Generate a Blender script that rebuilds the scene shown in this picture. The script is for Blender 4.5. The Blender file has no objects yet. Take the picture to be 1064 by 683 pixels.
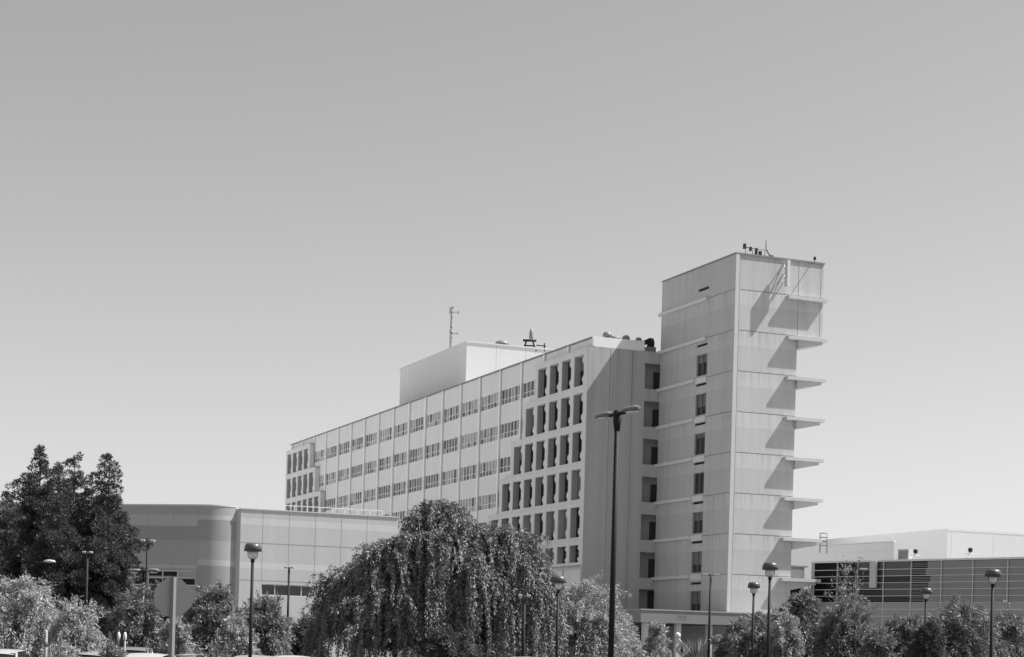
import bpy, math, random
import numpy as np
from mathutils import Vector, Matrix

SC = bpy.context.scene
COL = SC.collection
R = math.radians
PI = math.pi

# ------------------------------------------------------------------ camera
FPX, ROLL, HOR, YAW = 1896.77, 0.02705, 337.39, 1.18588   # focal length, roll, horizon, heading of the long facade
EYE = 1.6
GZ = -0.2                                                  # car park level
cam = bpy.data.objects.new('camera', bpy.data.cameras.new('camera'))
COL.objects.link(cam)
SC.camera = cam
cam.data.sensor_width = 36.0
cam.data.lens = FPX / 1064 * 36
cam.data.shift_x = math.sin(ROLL) * HOR / 1064
cam.data.shift_y = math.cos(ROLL) * HOR / 1064
cam.data.clip_end = 6000
cam.matrix_world = Matrix.Translation((0, 0, EYE)) @ Matrix.Rotation(PI / 2, 4, 'X') @ Matrix.Rotation(ROLL, 4, 'Z')

# ------------------------------------------------------------------ light
SUN_DIR = Vector((0.996, 0.093, 0)).normalized() * math.cos(R(54.7)) + Vector((0, 0, math.sin(R(54.7))))
SUN_STRENGTH, SKY_STRENGTH, EXPOSURE = 5.0, 0.10, 0.62
world = bpy.data.worlds.new('World')
SC.world = world
world.use_nodes = True
wn = world.node_tree
sky = wn.nodes.new('ShaderNodeTexSky')
sky.sky_type = 'NISHITA'
sky.sun_disc = False
sky.sun_elevation = R(54.7)
sky.sun_rotation = math.atan2(SUN_DIR.x, SUN_DIR.y)
sep = wn.nodes.new('ShaderNodeVectorMath')                 # black and white conversion of the daylight sky
sep.operation = 'DOT_PRODUCT'
sep.inputs[1].default_value = (0.25, 0.60, 0.15)
wn.links.new(sky.outputs[0], sep.inputs[0])
bg = wn.nodes['Background']
wn.links.new(sep.outputs['Value'], bg.inputs[0])
bg.inputs[1].default_value = SKY_STRENGTH
sun = bpy.data.objects.new('sun', bpy.data.lights.new('sun', 'SUN'))
COL.objects.link(sun)
sun.data.energy = SUN_STRENGTH
sun.data.angle = R(0.53)
sun.rotation_euler = SUN_DIR.to_track_quat('Z', 'Y').to_euler()
SC.view_settings.view_transform = 'Standard'
SC.view_settings.look = 'None'
SC.view_settings.exposure = EXPOSURE
SC.view_settings.gamma = 1
SC.view_settings.use_curve_mapping = False
SC.cycles.max_bounces = 6
SC.cycles.transparent_max_bounces = 8

# ------------------------------------------------------------------ pixel -> world
def un(x, y):
    x -= 532; y -= 341.5
    c, s = math.cos(ROLL), math.sin(ROLL)
    return c * x + s * y, -s * x + c * y

def at(x, y, Y):
    u, v = un(x, y)
    return Vector((u * Y / FPX, Y, EYE + (HOR - v) * Y / FPX))

AX = Vector((-math.cos(YAW), math.sin(YAW), 0))            # along the long facade, away from the camera
BX = Vector((math.sin(YAW), math.cos(YAW), 0))             # across it, to the right
C0 = at(761.5, 384, 180.0); C0.z = 0

# ------------------------------------------------------------------ materials
def mat(name, base, var=0.12, rough=0.8, scale=0.6, streak=0.0, spec=0.3, metal=0.0, bump=0.0, fine=0.06, stain=None):
    m = bpy.data.materials.new(name); m.use_nodes = True
    nt = m.node_tree; L = nt.links
    b = nt.nodes['Principled BSDF']
    b.inputs['Roughness'].default_value = rough
    b.inputs['Specular IOR Level'].default_value = spec
    b.inputs['Metallic'].default_value = metal
    tc = nt.nodes.new('ShaderNodeTexCoord')
    n1 = nt.nodes.new('ShaderNodeTexNoise'); n1.inputs['Scale'].default_value = scale; n1.inputs['Detail'].default_value = 5
    L.new(tc.outputs['Object'], n1.inputs['Vector'])
    n2 = nt.nodes.new('ShaderNodeTexNoise'); n2.inputs['Scale'].default_value = scale * 14; n2.inputs['Detail'].default_value = 3
    L.new(tc.outputs['Object'], n2.inputs['Vector'])
    a = nt.nodes.new('ShaderNodeMath'); a.operation = 'MULTIPLY_ADD'
    L.new(n1.outputs['Fac'], a.inputs[0]); a.inputs[1].default_value = 2 * var; a.inputs[2].default_value = 1 - var
    a2 = nt.nodes.new('ShaderNodeMath'); a2.operation = 'MULTIPLY_ADD'
    L.new(n2.outputs['Fac'], a2.inputs[0]); a2.inputs[1].default_value = 2 * fine; L.new(a.outputs[0], a2.inputs[2])
    last = a2.outputs[0]
    if streak:
        mp = nt.nodes.new('ShaderNodeMapping'); mp.inputs['Scale'].default_value = (1.3, 1.3, 0.05)
        L.new(tc.outputs['Object'], mp.inputs['Vector'])
        n3 = nt.nodes.new('ShaderNodeTexNoise'); n3.inputs['Scale'].default_value = 1.0; n3.inputs['Detail'].default_value = 6
        L.new(mp.outputs[0], n3.inputs['Vector'])
        a3 = nt.nodes.new('ShaderNodeMath'); a3.operation = 'MULTIPLY_ADD'
        L.new(n3.outputs['Fac'], a3.inputs[0]); a3.inputs[1].default_value = 2 * streak; L.new(last, a3.inputs[2])
        last = a3.outputs[0]
    if stain:                                              # rain streaks running down from each floor joint
        z0, per, amt = stain
        sx = nt.nodes.new('ShaderNodeSeparateXYZ'); L.new(tc.outputs['Object'], sx.inputs[0])
        q1 = nt.nodes.new('ShaderNodeMath'); q1.operation = 'MULTIPLY_ADD'; L.new(sx.outputs['Z'], q1.inputs[0]); q1.inputs[1].default_value = 1/per; q1.inputs[2].default_value = -z0/per + 20
        q2 = nt.nodes.new('ShaderNodeMath'); q2.operation = 'FRACT'; L.new(q1.outputs[0], q2.inputs[0])
        q3 = nt.nodes.new('ShaderNodeMath'); q3.operation = 'POWER'; L.new(q2.outputs[0], q3.inputs[0]); q3.inputs[1].default_value = 2.2
        mp2 = nt.nodes.new('ShaderNodeMapping'); mp2.inputs['Scale'].default_value = (2.6, 2.6, 0.10); L.new(tc.outputs['Object'], mp2.inputs['Vector'])
        n4 = nt.nodes.new('ShaderNodeTexNoise'); n4.inputs['Scale'].default_value = 1.0; n4.inputs['Detail'].default_value = 4; L.new(mp2.outputs[0], n4.inputs['Vector'])
        mr = nt.nodes.new('ShaderNodeMapRange'); mr.inputs['From Min'].default_value = 0.45; mr.inputs['From Max'].default_value = 0.72; L.new(n4.outputs['Fac'], mr.inputs['Value'])
        q4 = nt.nodes.new('ShaderNodeMath'); q4.operation = 'MULTIPLY'; L.new(q3.outputs[0], q4.inputs[0]); L.new(mr.outputs[0], q4.inputs[1])
        q5 = nt.nodes.new('ShaderNodeMath'); q5.operation = 'MULTIPLY_ADD'; L.new(q4.outputs[0], q5.inputs[0]); q5.inputs[1].default_value = -amt; L.new(last, q5.inputs[2])
        last = q5.outputs[0]
    mul = nt.nodes.new('ShaderNodeMath'); mul.operation = 'MULTIPLY'
    off = 1 + fine + streak
    L.new(last, mul.inputs[0]); mul.inputs[1].default_value = base / off
    L.new(mul.outputs[0], b.inputs['Base Color'])
    if bump:
        bp = nt.nodes.new('ShaderNodeBump'); bp.inputs['Strength'].default_value = bump; bp.inputs['Distance'].default_value = 0.03
        L.new(n2.outputs['Fac'], bp.inputs['Height']); L.new(bp.outputs[0], b.inputs['Normal'])
    return m

def leaf_mat(name, base, trans=0.35, var=0.35):
    m = bpy.data.materials.new(name); m.use_nodes = True
    nt = m.node_tree; L = nt.links
    nt.nodes.remove(nt.nodes['Principled BSDF'])
    out = nt.nodes['Material Output']
    g = nt.nodes.new('ShaderNodeNewGeometry')
    a = nt.nodes.new('ShaderNodeMath'); a.operation = 'MULTIPLY_ADD'
    L.new(g.outputs['Random Per Island'], a.inputs[0]); a.inputs[1].default_value = 2 * var * base; a.inputs[2].default_value = base * (1 - var)
    d = nt.nodes.new('ShaderNodeBsdfPrincipled'); d.inputs['Roughness'].default_value = 0.55; d.inputs['Specular IOR Level'].default_value = 0.35
    t = nt.nodes.new('ShaderNodeBsdfTranslucent')
    L.new(a.outputs[0], d.inputs['Base Color']); L.new(a.outputs[0], t.inputs['Color'])
    mx = nt.nodes.new('ShaderNodeMixShader'); mx.inputs[0].default_value = trans
    L.new(d.outputs[0], mx.inputs[1]); L.new(t.outputs[0], mx.inputs[2]); L.new(mx.outputs[0], out.inputs['Surface'])
    return m

M = {}
M['tower_mid'] = mat('tower_concrete', 0.50, 0.10, 0.85, 0.22, 0.20, stain=(10.0, 4.02, 0.45))
M['tower_light'] = mat('tower_light_concrete', 0.55, 0.10, 0.85, 0.22, 0.18, stain=(10.0, 4.02, 0.40))
M['trim'] = mat('pale_concrete_trim', 0.56, 0.06, 0.8, 0.3, 0.05)
M['joint'] = mat('joint', 0.16, 0.1, 0.9)  # real joints, and the painted shadow lines by the facade pilasters
M['wall'] = mat('end_wall_concrete', 0.47, 0.06, 0.85, 0.2, 0.24, stain=(-5.9, 40.0, 0.35))
M['frame'] = mat('precast_concrete', 0.68, 0.08, 0.85, 0.25, 0.12)
M['panel'] = mat('facade_panel', 0.76, 0.08, 0.8, 0.3, 0.10)
M['pilaster'] = mat('facade_pilaster', 0.88, 0.06, 0.8, 0.2, 0.05)
M['white'] = mat('white_paint', 0.74, 0.05, 0.7, 0.2, 0.04)
M['offwhite'] = mat('off_white_paint', 0.66, 0.06, 0.75, 0.2, 0.06)
M['grey_paint'] = mat('grey_paint', 0.38, 0.06, 0.75, 0.2, 0.05)
M['glass'] = mat('dark_glass', 0.035, 0.3, 0.08, 0.5, spec=0.6)
M['glass_pane'] = mat('window_pane', 0.06, 0.25, 0.15, 0.5, spec=0.5)
M['glass_black'] = mat('black_glass', 0.012, 0.3, 0.3, 0.5, spec=0.15)
M['glass_mid'] = mat('tinted_glass', 0.10, 0.25, 0.2, 0.5, spec=0.5)  # half dark reflection put into the glazing colour
M['glass_grey'] = mat('reflective_glass', 0.30, 0.12, 0.3, 0.8, spec=0.5)  # grey that paints a light reflection into the glazing
M['blind'] = mat('window_blind', 0.40, 0.15, 0.6, 0.6)
M['blind_dark'] = mat('dark_window_blind', 0.17, 0.2, 0.5, 0.6)
M['dark'] = mat('dark_recess', 0.06, 0.2, 0.8)
M['liner'] = mat('grey_reveal_panel', 0.43, 0.12, 0.5, 0.8)  # shade of the deep jambs put into the colour
M['recess'] = mat('recess_wall', 0.40, 0.1, 0.85)
M['roofing'] = mat('roofing', 0.45, 0.15, 0.9)
M['metal_dark'] = mat('dark_bronze_metal', 0.02, 0.15, 0.65, 3, spec=0.25)
M['dome'] = mat('dome_enamel', 0.07, 0.15, 0.38, 3, spec=0.6)
M['link'] = mat('link_render', 0.24, 0.08, 0.85, 0.3, 0.1)
M['metal_grey'] = mat('grey_metal', 0.22, 0.1, 0.5, 3, spec=0.5)
M['metal_pale'] = mat('galvanised_metal', 0.5, 0.1, 0.5, 3, spec=0.5)
M['lens'] = mat('lamp_lens', 0.75, 0.05, 0.25, 3, spec=0.5)
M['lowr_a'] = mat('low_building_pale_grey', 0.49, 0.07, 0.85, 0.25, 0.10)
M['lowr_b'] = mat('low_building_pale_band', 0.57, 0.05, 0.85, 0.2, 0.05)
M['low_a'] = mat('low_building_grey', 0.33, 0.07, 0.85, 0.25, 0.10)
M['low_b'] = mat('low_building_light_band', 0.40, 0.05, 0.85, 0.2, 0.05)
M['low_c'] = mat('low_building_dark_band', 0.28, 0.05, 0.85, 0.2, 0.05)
M['asphalt'] = mat('asphalt', 0.055, 0.2, 0.95, 0.3, fine=0.15, bump=0.2)
M['pent'] = mat('penthouse_white', 0.66, 0.05, 0.75, 0.2, 0.04)
M['fascia'] = mat('canopy_fascia', 0.22, 0.06, 0.8, 0.3, 0.05)
M['fascia_edge'] = mat('canopy_edge', 0.32, 0.06, 0.8, 0.3, 0.05)
M['joint_soft'] = mat('soft_joint', 0.30, 0.1, 0.9)
M['earth'] = mat('dry_ground', 0.16, 0.25, 0.95, 0.05, fine=0.12)
M['pale_paving'] = mat('pale_concrete_paving', 0.55, 0.1, 0.9, 0.1)  # pale tone of the added bounce sheet
M['paving'] = mat('concrete_paving', 0.34, 0.12, 0.9, 0.3)
M['soil'] = mat('planting_soil', 0.07, 0.3, 0.95, 0.6)
M['paint'] = mat('road_paint', 0.70, 0.1, 0.8, 2)
M['bark'] = mat('bark', 0.09, 0.3, 0.95, 5, bump=0.5)
M['bark_pale'] = mat('pale_bark', 0.24, 0.25, 0.95, 5, bump=0.4)
M['rubber'] = mat('rubber', 0.02, 0.2, 0.9)
M['car_glass'] = mat('car_glass', 0.02, 0.1, 0.05, spec=0.7)
M['sign_back'] = mat('bare_sign_metal', 0.40, 0.08, 0.6, 4, spec=0.35)
M['leaf_pine'] = leaf_mat('pine_needles', 0.075, 0.15)
M['leaf_weep'] = leaf_mat('weeping_leaves', 0.21, 0.03)
M['leaf_pale'] = leaf_mat('pale_leaves', 0.38, 0.3)
M['leaf_mid'] = leaf_mat('shrub_leaves', 0.21, 0.2)
M['leaf_dark'] = leaf_mat('dark_leaves', 0.11, 0.3)

# ------------------------------------------------------------------ mesh helpers
class MB:
    def __init__(self):
        self.v = []; self.f = []; self.m = []; self.sm = []
    def face(self, idx, m=0, smooth=False):
        self.f.append(idx); self.m.append(m); self.sm.append(smooth)
    def box(self, x0, x1, y0, y1, z0, z1, m=0):
        if x1 < x0: x0, x1 = x1, x0
        if y1 < y0: y0, y1 = y1, y0
        b = len(self.v)
        self.v += [(x0,y0,z0),(x1,y0,z0),(x1,y1,z0),(x0,y1,z0),(x0,y0,z1),(x1,y0,z1),(x1,y1,z1),(x0,y1,z1)]
        for q in ((3,2,1,0),(4,5,6,7),(0,1,5,4),(1,2,6,5),(2,3,7,6),(3,0,4,7)):
            self.face([b+i for i in q], m)
        return self
    def tbox(self, s0, s1, t0, t1, z0, z1, m=0):           # s along the facade, t across it (local y = -t)
        return self.box(s0, s1, -t1, -t0, z0, z1, m)
    def quad(self, a, b, c, d, m=0):
        i = len(self.v); self.v += [tuple(a),tuple(b),tuple(c),tuple(d)]; self.face([i,i+1,i+2,i+3], m); return self
    def tube(self, p0, p1, r0, r1=None, n=8, m=0, caps=True):
        r1 = r0 if r1 is None else r1
        p0 = Vector(p0); p1 = Vector(p1); d = (p1-p0).normalized()
        a = d.orthogonal().normalized(); c = d.cross(a)
        b = len(self.v)
        for p, r in ((p0,r0),(p1,r1)):
            for k in range(n):
                t = 2*PI*k/n
                self.v.append(tuple(p + a*(r*math.cos(t)) + c*(r*math.sin(t))))
        for k in range(n):
            self.face([b+k, b+(k+1)%n, b+n+(k+1)%n, b+n+k], m, True)
        if caps:
            self.face([b+k for k in range(n)][::-1], m); self.face([b+n+k for k in range(n)], m)
        return self
    def path(self, pts, rs, n=6, m=0):
        for i in range(len(pts)-1):
            self.tube(pts[i], pts[i+1], rs[i], rs[i+1], n, m, caps=(i in (0, len(pts)-2)))
        return self
    def lathe(self, prof, c=(0,0,0), n=20, m=0, sx=1.0, sy=1.0):
        b = len(self.v); k = len(prof)
        for r, z in prof:
            for i in range(n):
                t = 2*PI*i/n
                self.v.append((c[0]+sx*r*math.cos(t), c[1]+sy*r*math.sin(t), c[2]+z))
        for j in range(k-1):
            for i in range(n):
                self.face([b+j*n+i, b+j*n+(i+1)%n, b+(j+1)*n+(i+1)%n, b+(j+1)*n+i], m, True)
        self.face([b+i for i in range(n)][::-1], m); self.face([b+(k-1)*n+i for i in range(n)], m)
        return self
    def prism(self, poly, z0, z1, m=0, axis='z'):
        b = len(self.v); n = len(poly)
        def P(p, h):
            return (p[0],p[1],h) if axis == 'z' else (p[0],h,p[1]) if axis == 'y' else (h,p[0],p[1])
        self.v += [P(p,z0) for p in poly] + [P(p,z1) for p in poly]
        self.face([b+i for i in range(n)][::-1], m); self.face([b+n+i for i in range(n)], m)
        for i in range(n): self.face([b+i, b+(i+1)%n, b+n+(i+1)%n, b+n+i], m)
        return self
    def build(self, name, mats, parent=None, loc=None, bevel=0, recalc=True):
        me = bpy.data.meshes.new(name)
        me.from_pydata(self.v, [], self.f)
        for mm in (mats if isinstance(mats, (list, tuple)) else [mats]): me.materials.append(mm)
        me.polygons.foreach_set('material_index', self.m)
        me.polygons.foreach_set('use_smooth', self.sm)
        me.update()
        if recalc:
            import bmesh
            bm = bmesh.new(); bm.from_mesh(me); bmesh.ops.recalc_face_normals(bm, faces=bm.faces); bm.to_mesh(me); bm.free()
        o = bpy.data.objects.new(name, me); COL.objects.link(o)
        if parent: o.parent = parent
        if loc is not None: o.location = loc
        if bevel:
            bv = o.modifiers.new('bevel', 'BEVEL'); bv.width = bevel; bv.segments = 2; bv.limit_method = 'ANGLE'
        return o

def tag(o, label, cat, group=None):
    o['label'] = label; o['category'] = cat
    if group: o['group'] = group
    return o

def thing(name, label, cat, loc=(0,0,0), rotz=0, group=None):
    o = bpy.data.objects.new(name, None); COL.objects.link(o)
    o.location = loc; o.rotation_euler = (0,0,rotz); o.empty_display_size = 0.5
    return tag(o, label, cat, group)

def dup(root, loc, rotz=0, label=None, scale=None, zscale=None):
    kids = {}
    for o in COL.objects:
        if o.parent: kids.setdefault(o.parent, []).append(o)
    r = root.copy(); COL.objects.link(r); r.location = loc; r.rotation_euler = (0,0,rotz)
    if label: r['label'] = label
    if scale: r.scale = scale
    for ch in kids.get(root, []):
        c = ch.copy(); COL.objects.link(c); c.parent = r
        for g in kids.get(ch, []):
            d = g.copy(); COL.objects.link(d); d.parent = c
    return r

def struct(o):
    o['kind'] = 'structure'; return o

# ------------------------------------------------------------------ ground
struct(MB().box(-2500, 2500, -60, 4500, GZ-1, GZ).build('ground', M['earth']))
struct(MB().box(-260, -24, 165, 420, GZ-0.5, GZ+0.006).build('courtyard', M['pale_paving']))  # unseen pale sheet, added to bounce sunlight onto the long facade
struct(MB().box(-70, 75, 12, 122, GZ-0.5, GZ+0.004).build('parking_lot', M['asphalt']))
struct(MB().box(-80, 90, 122.15, 131, GZ-0.5, GZ+0.13).build('pavement', M['paving']))
k = MB(); k.box(-80, 90, 122.0, 122.15, GZ-0.3, GZ+0.135)
struct(k.build('kerb', M['trim']))
pk = MB()
for row in (52.0, 66.0, 84.0):
    for i in range(-13, 14):
        pk.box(i*2.75-0.05, i*2.75+0.05, row, row+5.2, GZ+0.006, GZ+0.010)
struct(pk.build('bay_markings', M['paint']))
bed = MB(); kb = MB()
for (x0, x1, y0, y1) in ((-24,-11.5,58.5,65.4),(-13.5,-5,74,82.8),(-7.5,5,72.5,82.4),(1.2,9,85.5,95),(9,18,88,99),(13,34,84,98),(4,12,112,119)):
    bed.box(x0, x1, y0, y1, GZ-0.2, GZ+0.10)
    for a in ((x0-0.15,x0,y0-0.15,y1+0.15),(x1,x1+0.15,y0-0.15,y1+0.15),(x0,x1,y0-0.15,y0),(x0,x1,y1,y1+0.15)):
        kb.box(a[0],a[1],a[2],a[3], GZ-0.2, GZ+0.14)
struct(bed.build('planting_bed', M['soil'])); struct(kb.build('bed_kerb', M['trim']))

# ------------------------------------------------------------------ tower
FL = 4.02
ZK = [10.0 + FL*i for i in range(8)]                       # floor joints 10 .. 38.14
ZT = 41.57
SE = 15.9                                                  # plane of the long block's end wall
ROT_ST = math.atan2(AX.y, AX.x)                            # local x = along the facade, local y = -t
tower = thing('stair_tower', 'tall pale concrete stair tower with stacked balconies on its right edge and banded joints', 'tower', C0, ROT_ST)
TM = [M['tower_mid'], M['tower_light'], M['joint'], M['trim']]
bands = [(GZ, 6.0, 0)]
zs = [6.0] + ZK + [ZT]
for a, b in zip(zs[:-1], zs[1:]):
    if b == ZT: bands.append((a, b, 0))
    else: bands += [(a, b-1.5, 0), (b-1.5, b, 1)]
w = MB()
for z0, z1, m in bands:                                    # right face
    w.tbox(0, 0.4, 0.0, 7.2, z0, z1, m)
    if z0 >= 33.9 or z1 > 34.2:
        w.tbox(0, 0.4, 7.2, 10.1, max(z0, 33.95), z1, m)
WOPEN = []                                                 # narrow windows and vents of the left face
for i in range(7):
    if i < 6: WOPEN.append((ZK[i]+0.30, ZK[i]+2.48, 'w'))
    WOPEN.append((ZK[i]+3.30 if i < 6 else ZK[6]+3.9, ZK[i]+3.55 if i < 6 else ZK[6]+4.15, 'v'))
WOPEN += [(6.3, 8.45, 'w'), (9.1, 9.35, 'v'), (ZK[7]+0.95, ZK[7]+1.25, 'v')]
WOPEN = [o for o in WOPEN if not (o[2] == 'v' and abs(o[0]-(ZK[6]+3.9)) < 0.01)]
zcuts = sorted(set([b[0] for b in bands] + [b[1] for b in bands] + [o[0] for o in WOPEN] + [o[1] for o in WOPEN]))
for z0, z1 in zip(zcuts[:-1], zcuts[1:]):
    zm = (z0+z1)/2
    m = [b[2] for b in bands if b[0] <= zm <= b[1]][0]
    w.tbox(0.4, 5.40, 0, 0.35, z0, z1, m)
    w.tbox(7.65, SE, 0, 0.35, z0, z1, m)
    if not any(o[0] <= zm <= o[1] for o in WOPEN): w.tbox(5.40, 7.65, 0, 0.35, z0, z1, m)
w.tbox(0.4, SE, 6.85, 7.2, GZ, 34.0, 0); w.tbox(0.4, SE, 9.75, 10.1, 33.95, ZT, 0)    # far side walls
w.tbox(SE-0.35, SE, 0.35, 6.85, GZ, ZT, 0); w.tbox(SE-0.35, SE, 6.85, 9.75, 34.0, ZT, 0)
w.tbox(0.4, SE, 7.2, 9.75, 33.95, 34.2, 0)
for zk in ZK:
    w.tbox(-0.006, 0, 0.6, 10.09 if zk > 34.2 else 7.19, zk-0.03, zk+0.03, 2)
    w.tbox(0.05, 5.40, -0.006, 0, zk-0.03, zk+0.03, 2)
w.tbox(-0.006, 0, 7.17, 7.22, 34.2, ZT, 2); w.tbox(-0.006, 0, 9.75, 9.79, 34.2, ZT, 2)
w.build('wall', TM, tower)
MB().tbox(-0.09, 0.0, 0.0, 0.42, 6.2, ZT, 0).tbox(-0.05, 0, 0.42, 0.49, 6.2, ZT, 1).build('corner_trim', [M['trim'], M['joint']], tower)
MB().tbox(-0.10, SE+0.05, -0.06, 10.16, ZT, ZT+0.16, 0).build('roof', M['metal_grey'], tower)
led = None
for i, zk in enumerate(ZK):
    b = MB(); s0 = 5.5 if i >= 6 else 7.7
    b.tbox(s0, SE+0.25, -0.30, 0, -0.22, 0.10)
    if i < 6: b.tbox(5.40, 7.7, -0.10, 0, -0.45, 0.12)
    b.build('ledge', M['frame'], tower, (0,0,zk))
for z0, z1, kind in WOPEN:
    if kind == 'w':
        f = MB(); f.tbox(5.40, 5.5, 0.12, 0.22, z0, z1).tbox(7.55, 7.65, 0.12, 0.22, z0, z1).tbox(5.5, 7.55, 0.12, 0.22, z0, z0+0.08).tbox(5.5, 7.55, 0.12, 0.22, z1-0.08, z1).tbox(6.5, 6.56, 0.12, 0.22, z0+.08, z1-.08)
        fo = f.build('window', M['metal_grey'], tower)
        hb_ = z0 + (z1-z0)*random.Random(int(z0*10)).choice((0.99, 0.62, 0.8, 0.4))
        MB().tbox(5.41, 7.64, 0.23, 0.27, z0+.01, hb_, 0).tbox(5.41, 7.64, 0.23, 0.27, hb_, z1-.005, 1).build('pane', [M['glass'], M['blind_dark']], fo)
    else:
        v = MB(); v.tbox(5.41, 7.64, 0.25, 0.30, z0+.01, z1-.01)
        for q in range(3): v.tbox(5.41, 7.64, 0.1, 0.22, z0+0.02+q*0.09, z0+0.05+q*0.09)
        v.build('vent', M['dark'], tower)
def balcony(zk, side=True, t0=5.9):
    b = MB()
    b.tbox(-0.6, -0.003, t0, 10.35, -0.46, -0.14)
    if side:
        b.tbox(-0.003, 2.8, 7.203, 10.35, -0.46, -0.14)
        b.prism([(-7.203, -1.30), (-7.203, -0.463), (-9.95, -0.463), (-9.95, -0.72)], -0.30, 2.4, 0, axis='x')
    return b.build('balcony', M['tower_light'], tower, (0,0,zk))
for zk in ZK[:7]: balcony(zk)
balcony(ZK[7], False, 5.8)
fin = MB()
fin.tbox(-1.05, -0.5, 5.28, 5.56, 38.75, 41.35)
for z in (39.2, 40.1, 41.1): fin.tbox(-0.5, 0.0, 5.38, 5.46, z, z+0.10)
fin.tube((-0.5, -5.42, 39.25), (0.0, -5.42, 40.2), 0.05).tube((-0.5, -5.42, 40.15), (0, -5.42, 41.2), 0.05)
fin.build('bracket', M['offwhite'], tower)
MB().tube((-0.72, -8.6, ZT-0.06), (0.5, -8.6, ZT-0.06), 0.05).build('davit_rod', M['metal_grey'], tower)
c = MB(); c.tbox(-3.0, 12.0, -10.85, 8.0, 4.9, 6.05, 0); c.tbox(-3.06, 12.0, -10.9, 8.05, 6.05, 6.17, 1)
cn = c.build('entrance_canopy', [M['fascia'], M['fascia_edge']], tower)
let = MB()
for q, tt in enumerate((-6.9, -6.35)):
    let.tbox(-3.012, -3.0, tt, tt+0.08, 5.25, 5.65).tbox(-3.012, -3.0, tt+0.28, tt+0.36, 5.25, 5.65).tbox(-3.012, -3.0, tt+0.08, tt+0.28, 5.57, 5.65)
    if q: let.tbox(-3.012, -3.0, tt+0.08, tt+0.28, 5.25, 5.33)
let.build('lettering', M['joint'], cn)
MB().tbox(-0.02, 0, 0.0, 7.2, GZ, 4.9, 0).build('lobby_front', M['dark'], tower)
MB().tbox(14.0, 14.2, -10.5, -0.05, GZ, 4.85, 0).build('lobby_wall', M['dark'], tower)
for tt in (-10.3, -6.8, -3.4, 0.0, 3.5, 7.2): MB().tbox(-2.6, -2.1, tt, tt+0.5, GZ, 4.9).build('column', M['wall'], tower)

# ------------------------------------------------------------------ long block
blk = thing('hospital_block', 'long pale multi storey concrete block with rows of windows and stepped egg crate end bays', 'building', C0, ROT_ST)
TF, TP = -8.50, -7.72                                      # front of the deep frames, plane of the panels
ZB = [30.12 - FL*i for i in range(8)]                      # sill of each row of deep openings
ZR = 35.15
LEN = 135.2
ew = MB()
opens = [(z+0.0, z+2.72) for z in ZB[:6]] + [(6.6, 8.8)]
zc = sorted(set([GZ, 34.1] + [a for o in opens for a in o]))
for z0, z1 in zip(zc[:-1], zc[1:]):
    ew.tbox(SE, SE+0.5, -7.70, -1.78, z0, z1, 0)
    if not any(o[0] <= (z0+z1)/2 <= o[1] for o in opens): ew.tbox(SE, SE+0.5, -1.78, 1.0, z0, z1, 0)
ew.tbox(SE, SE+0.5, TF, -7.70, GZ, 11.09, 0); ew.tbox(SE, SE+0.02, TF+.002, -7.70, 11.09, 34.02, 0)
ew.tbox(SE+0.02, SE+0.5, -7.86, -1.9, 34.1, ZR, 1)
for tt in (-5.9, -3.3): ew.tbox(SE-0.006, SE, tt, tt+0.04, GZ, 34.0, 2)
ew.tbox(SE+0.5, SE+1.7, -1.9, -1.78, 6, 33.9, 3); ew.tbox(SE+1.6, SE+1.7, -1.78, 3, 6, 33.9, 3)
for z0, z1 in opens: ew.tbox(SE+0.5, SE+1.6, -1.78, 3, z0-0.4, z0-0.02, 3)
ew.build('end_wall', [M['wall'], M['pilaster'], M['joint'], M['recess']], blk)
for z0, z1 in opens:
    MB().tbox(SE+1.54, SE+1.6, 0.02, 0.9, z0, z0+2.1).build('link_door', M['dark'], blk)
fw = MB()
PIL = [35.7 + 6.57*i for i in range(-3, 16)]
def r_end(k): return 29.95 + 3.28*k if k <= 5 else 15.9
def l_end(k): return 121.1 - 3.28*k if k <= 6 else LEN
cells = []
for a, b in zip(PIL[:-1], PIL[1:]):
    for k in range(8):
        lo = max(a+0.25, r_end(k)+0.02); hi = min(b-0.25, l_end(k)-0.02)
        if hi - lo < 0.5: continue
        cells.append((lo, hi, ZB[k]+0.73, ZB[k]+2.58))
fw.tbox(SE+0.5, LEN, TP+0.25, TP+0.6, GZ, ZR-0.2, 0)       # backing behind the panels
for a, b in zip(PIL[:-1], PIL[1:]):
    z = ZR-0.12
    for k in range(8):
        fw.tbox(a+0.22, b-0.22, TP, TP+0.25, ZB[k]+2.58, z, 0); z = ZB[k]+0.73
    fw.tbox(a+0.22, b-0.22, TP, TP+0.25, GZ, z, 0)
fw.tbox(SE+0.5, PIL[0]+0.22, TP, TP+0.25, GZ, ZR-0.12, 0); fw.tbox(PIL[-1]-.22, LEN, TP, TP+0.25, GZ, ZR-0.12, 0)
for p in PIL[1:]:
    for e_ in (p+0.22, p-0.28): fw.tbox(e_, e_+0.06, TP-0.006, TP, 11.5, ZR-0.12, 1)  # dark strips paint the shadow lines beside each pilaster
fw.build('facade_wall', [M['panel'], M['joint']], blk)
for p in PIL[1:]:
    zl = GZ
    for k in range(6):
        if r_end(k)+0.3 > p or l_end(k)-0.3 < p: zl = ZB[k]+3.9; break
    MB().tbox(p-0.22, p+0.22, TP-0.18, TP+0.25, zl, ZR-0.12).build('pilaster', M['pilaster'], blk)
MB().tbox(SE+0.5, LEN+0.1, TP-0.20, TP+0.6, ZR-0.12, ZR+0.03).build('coping', M['metal_grey'], blk)
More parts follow.
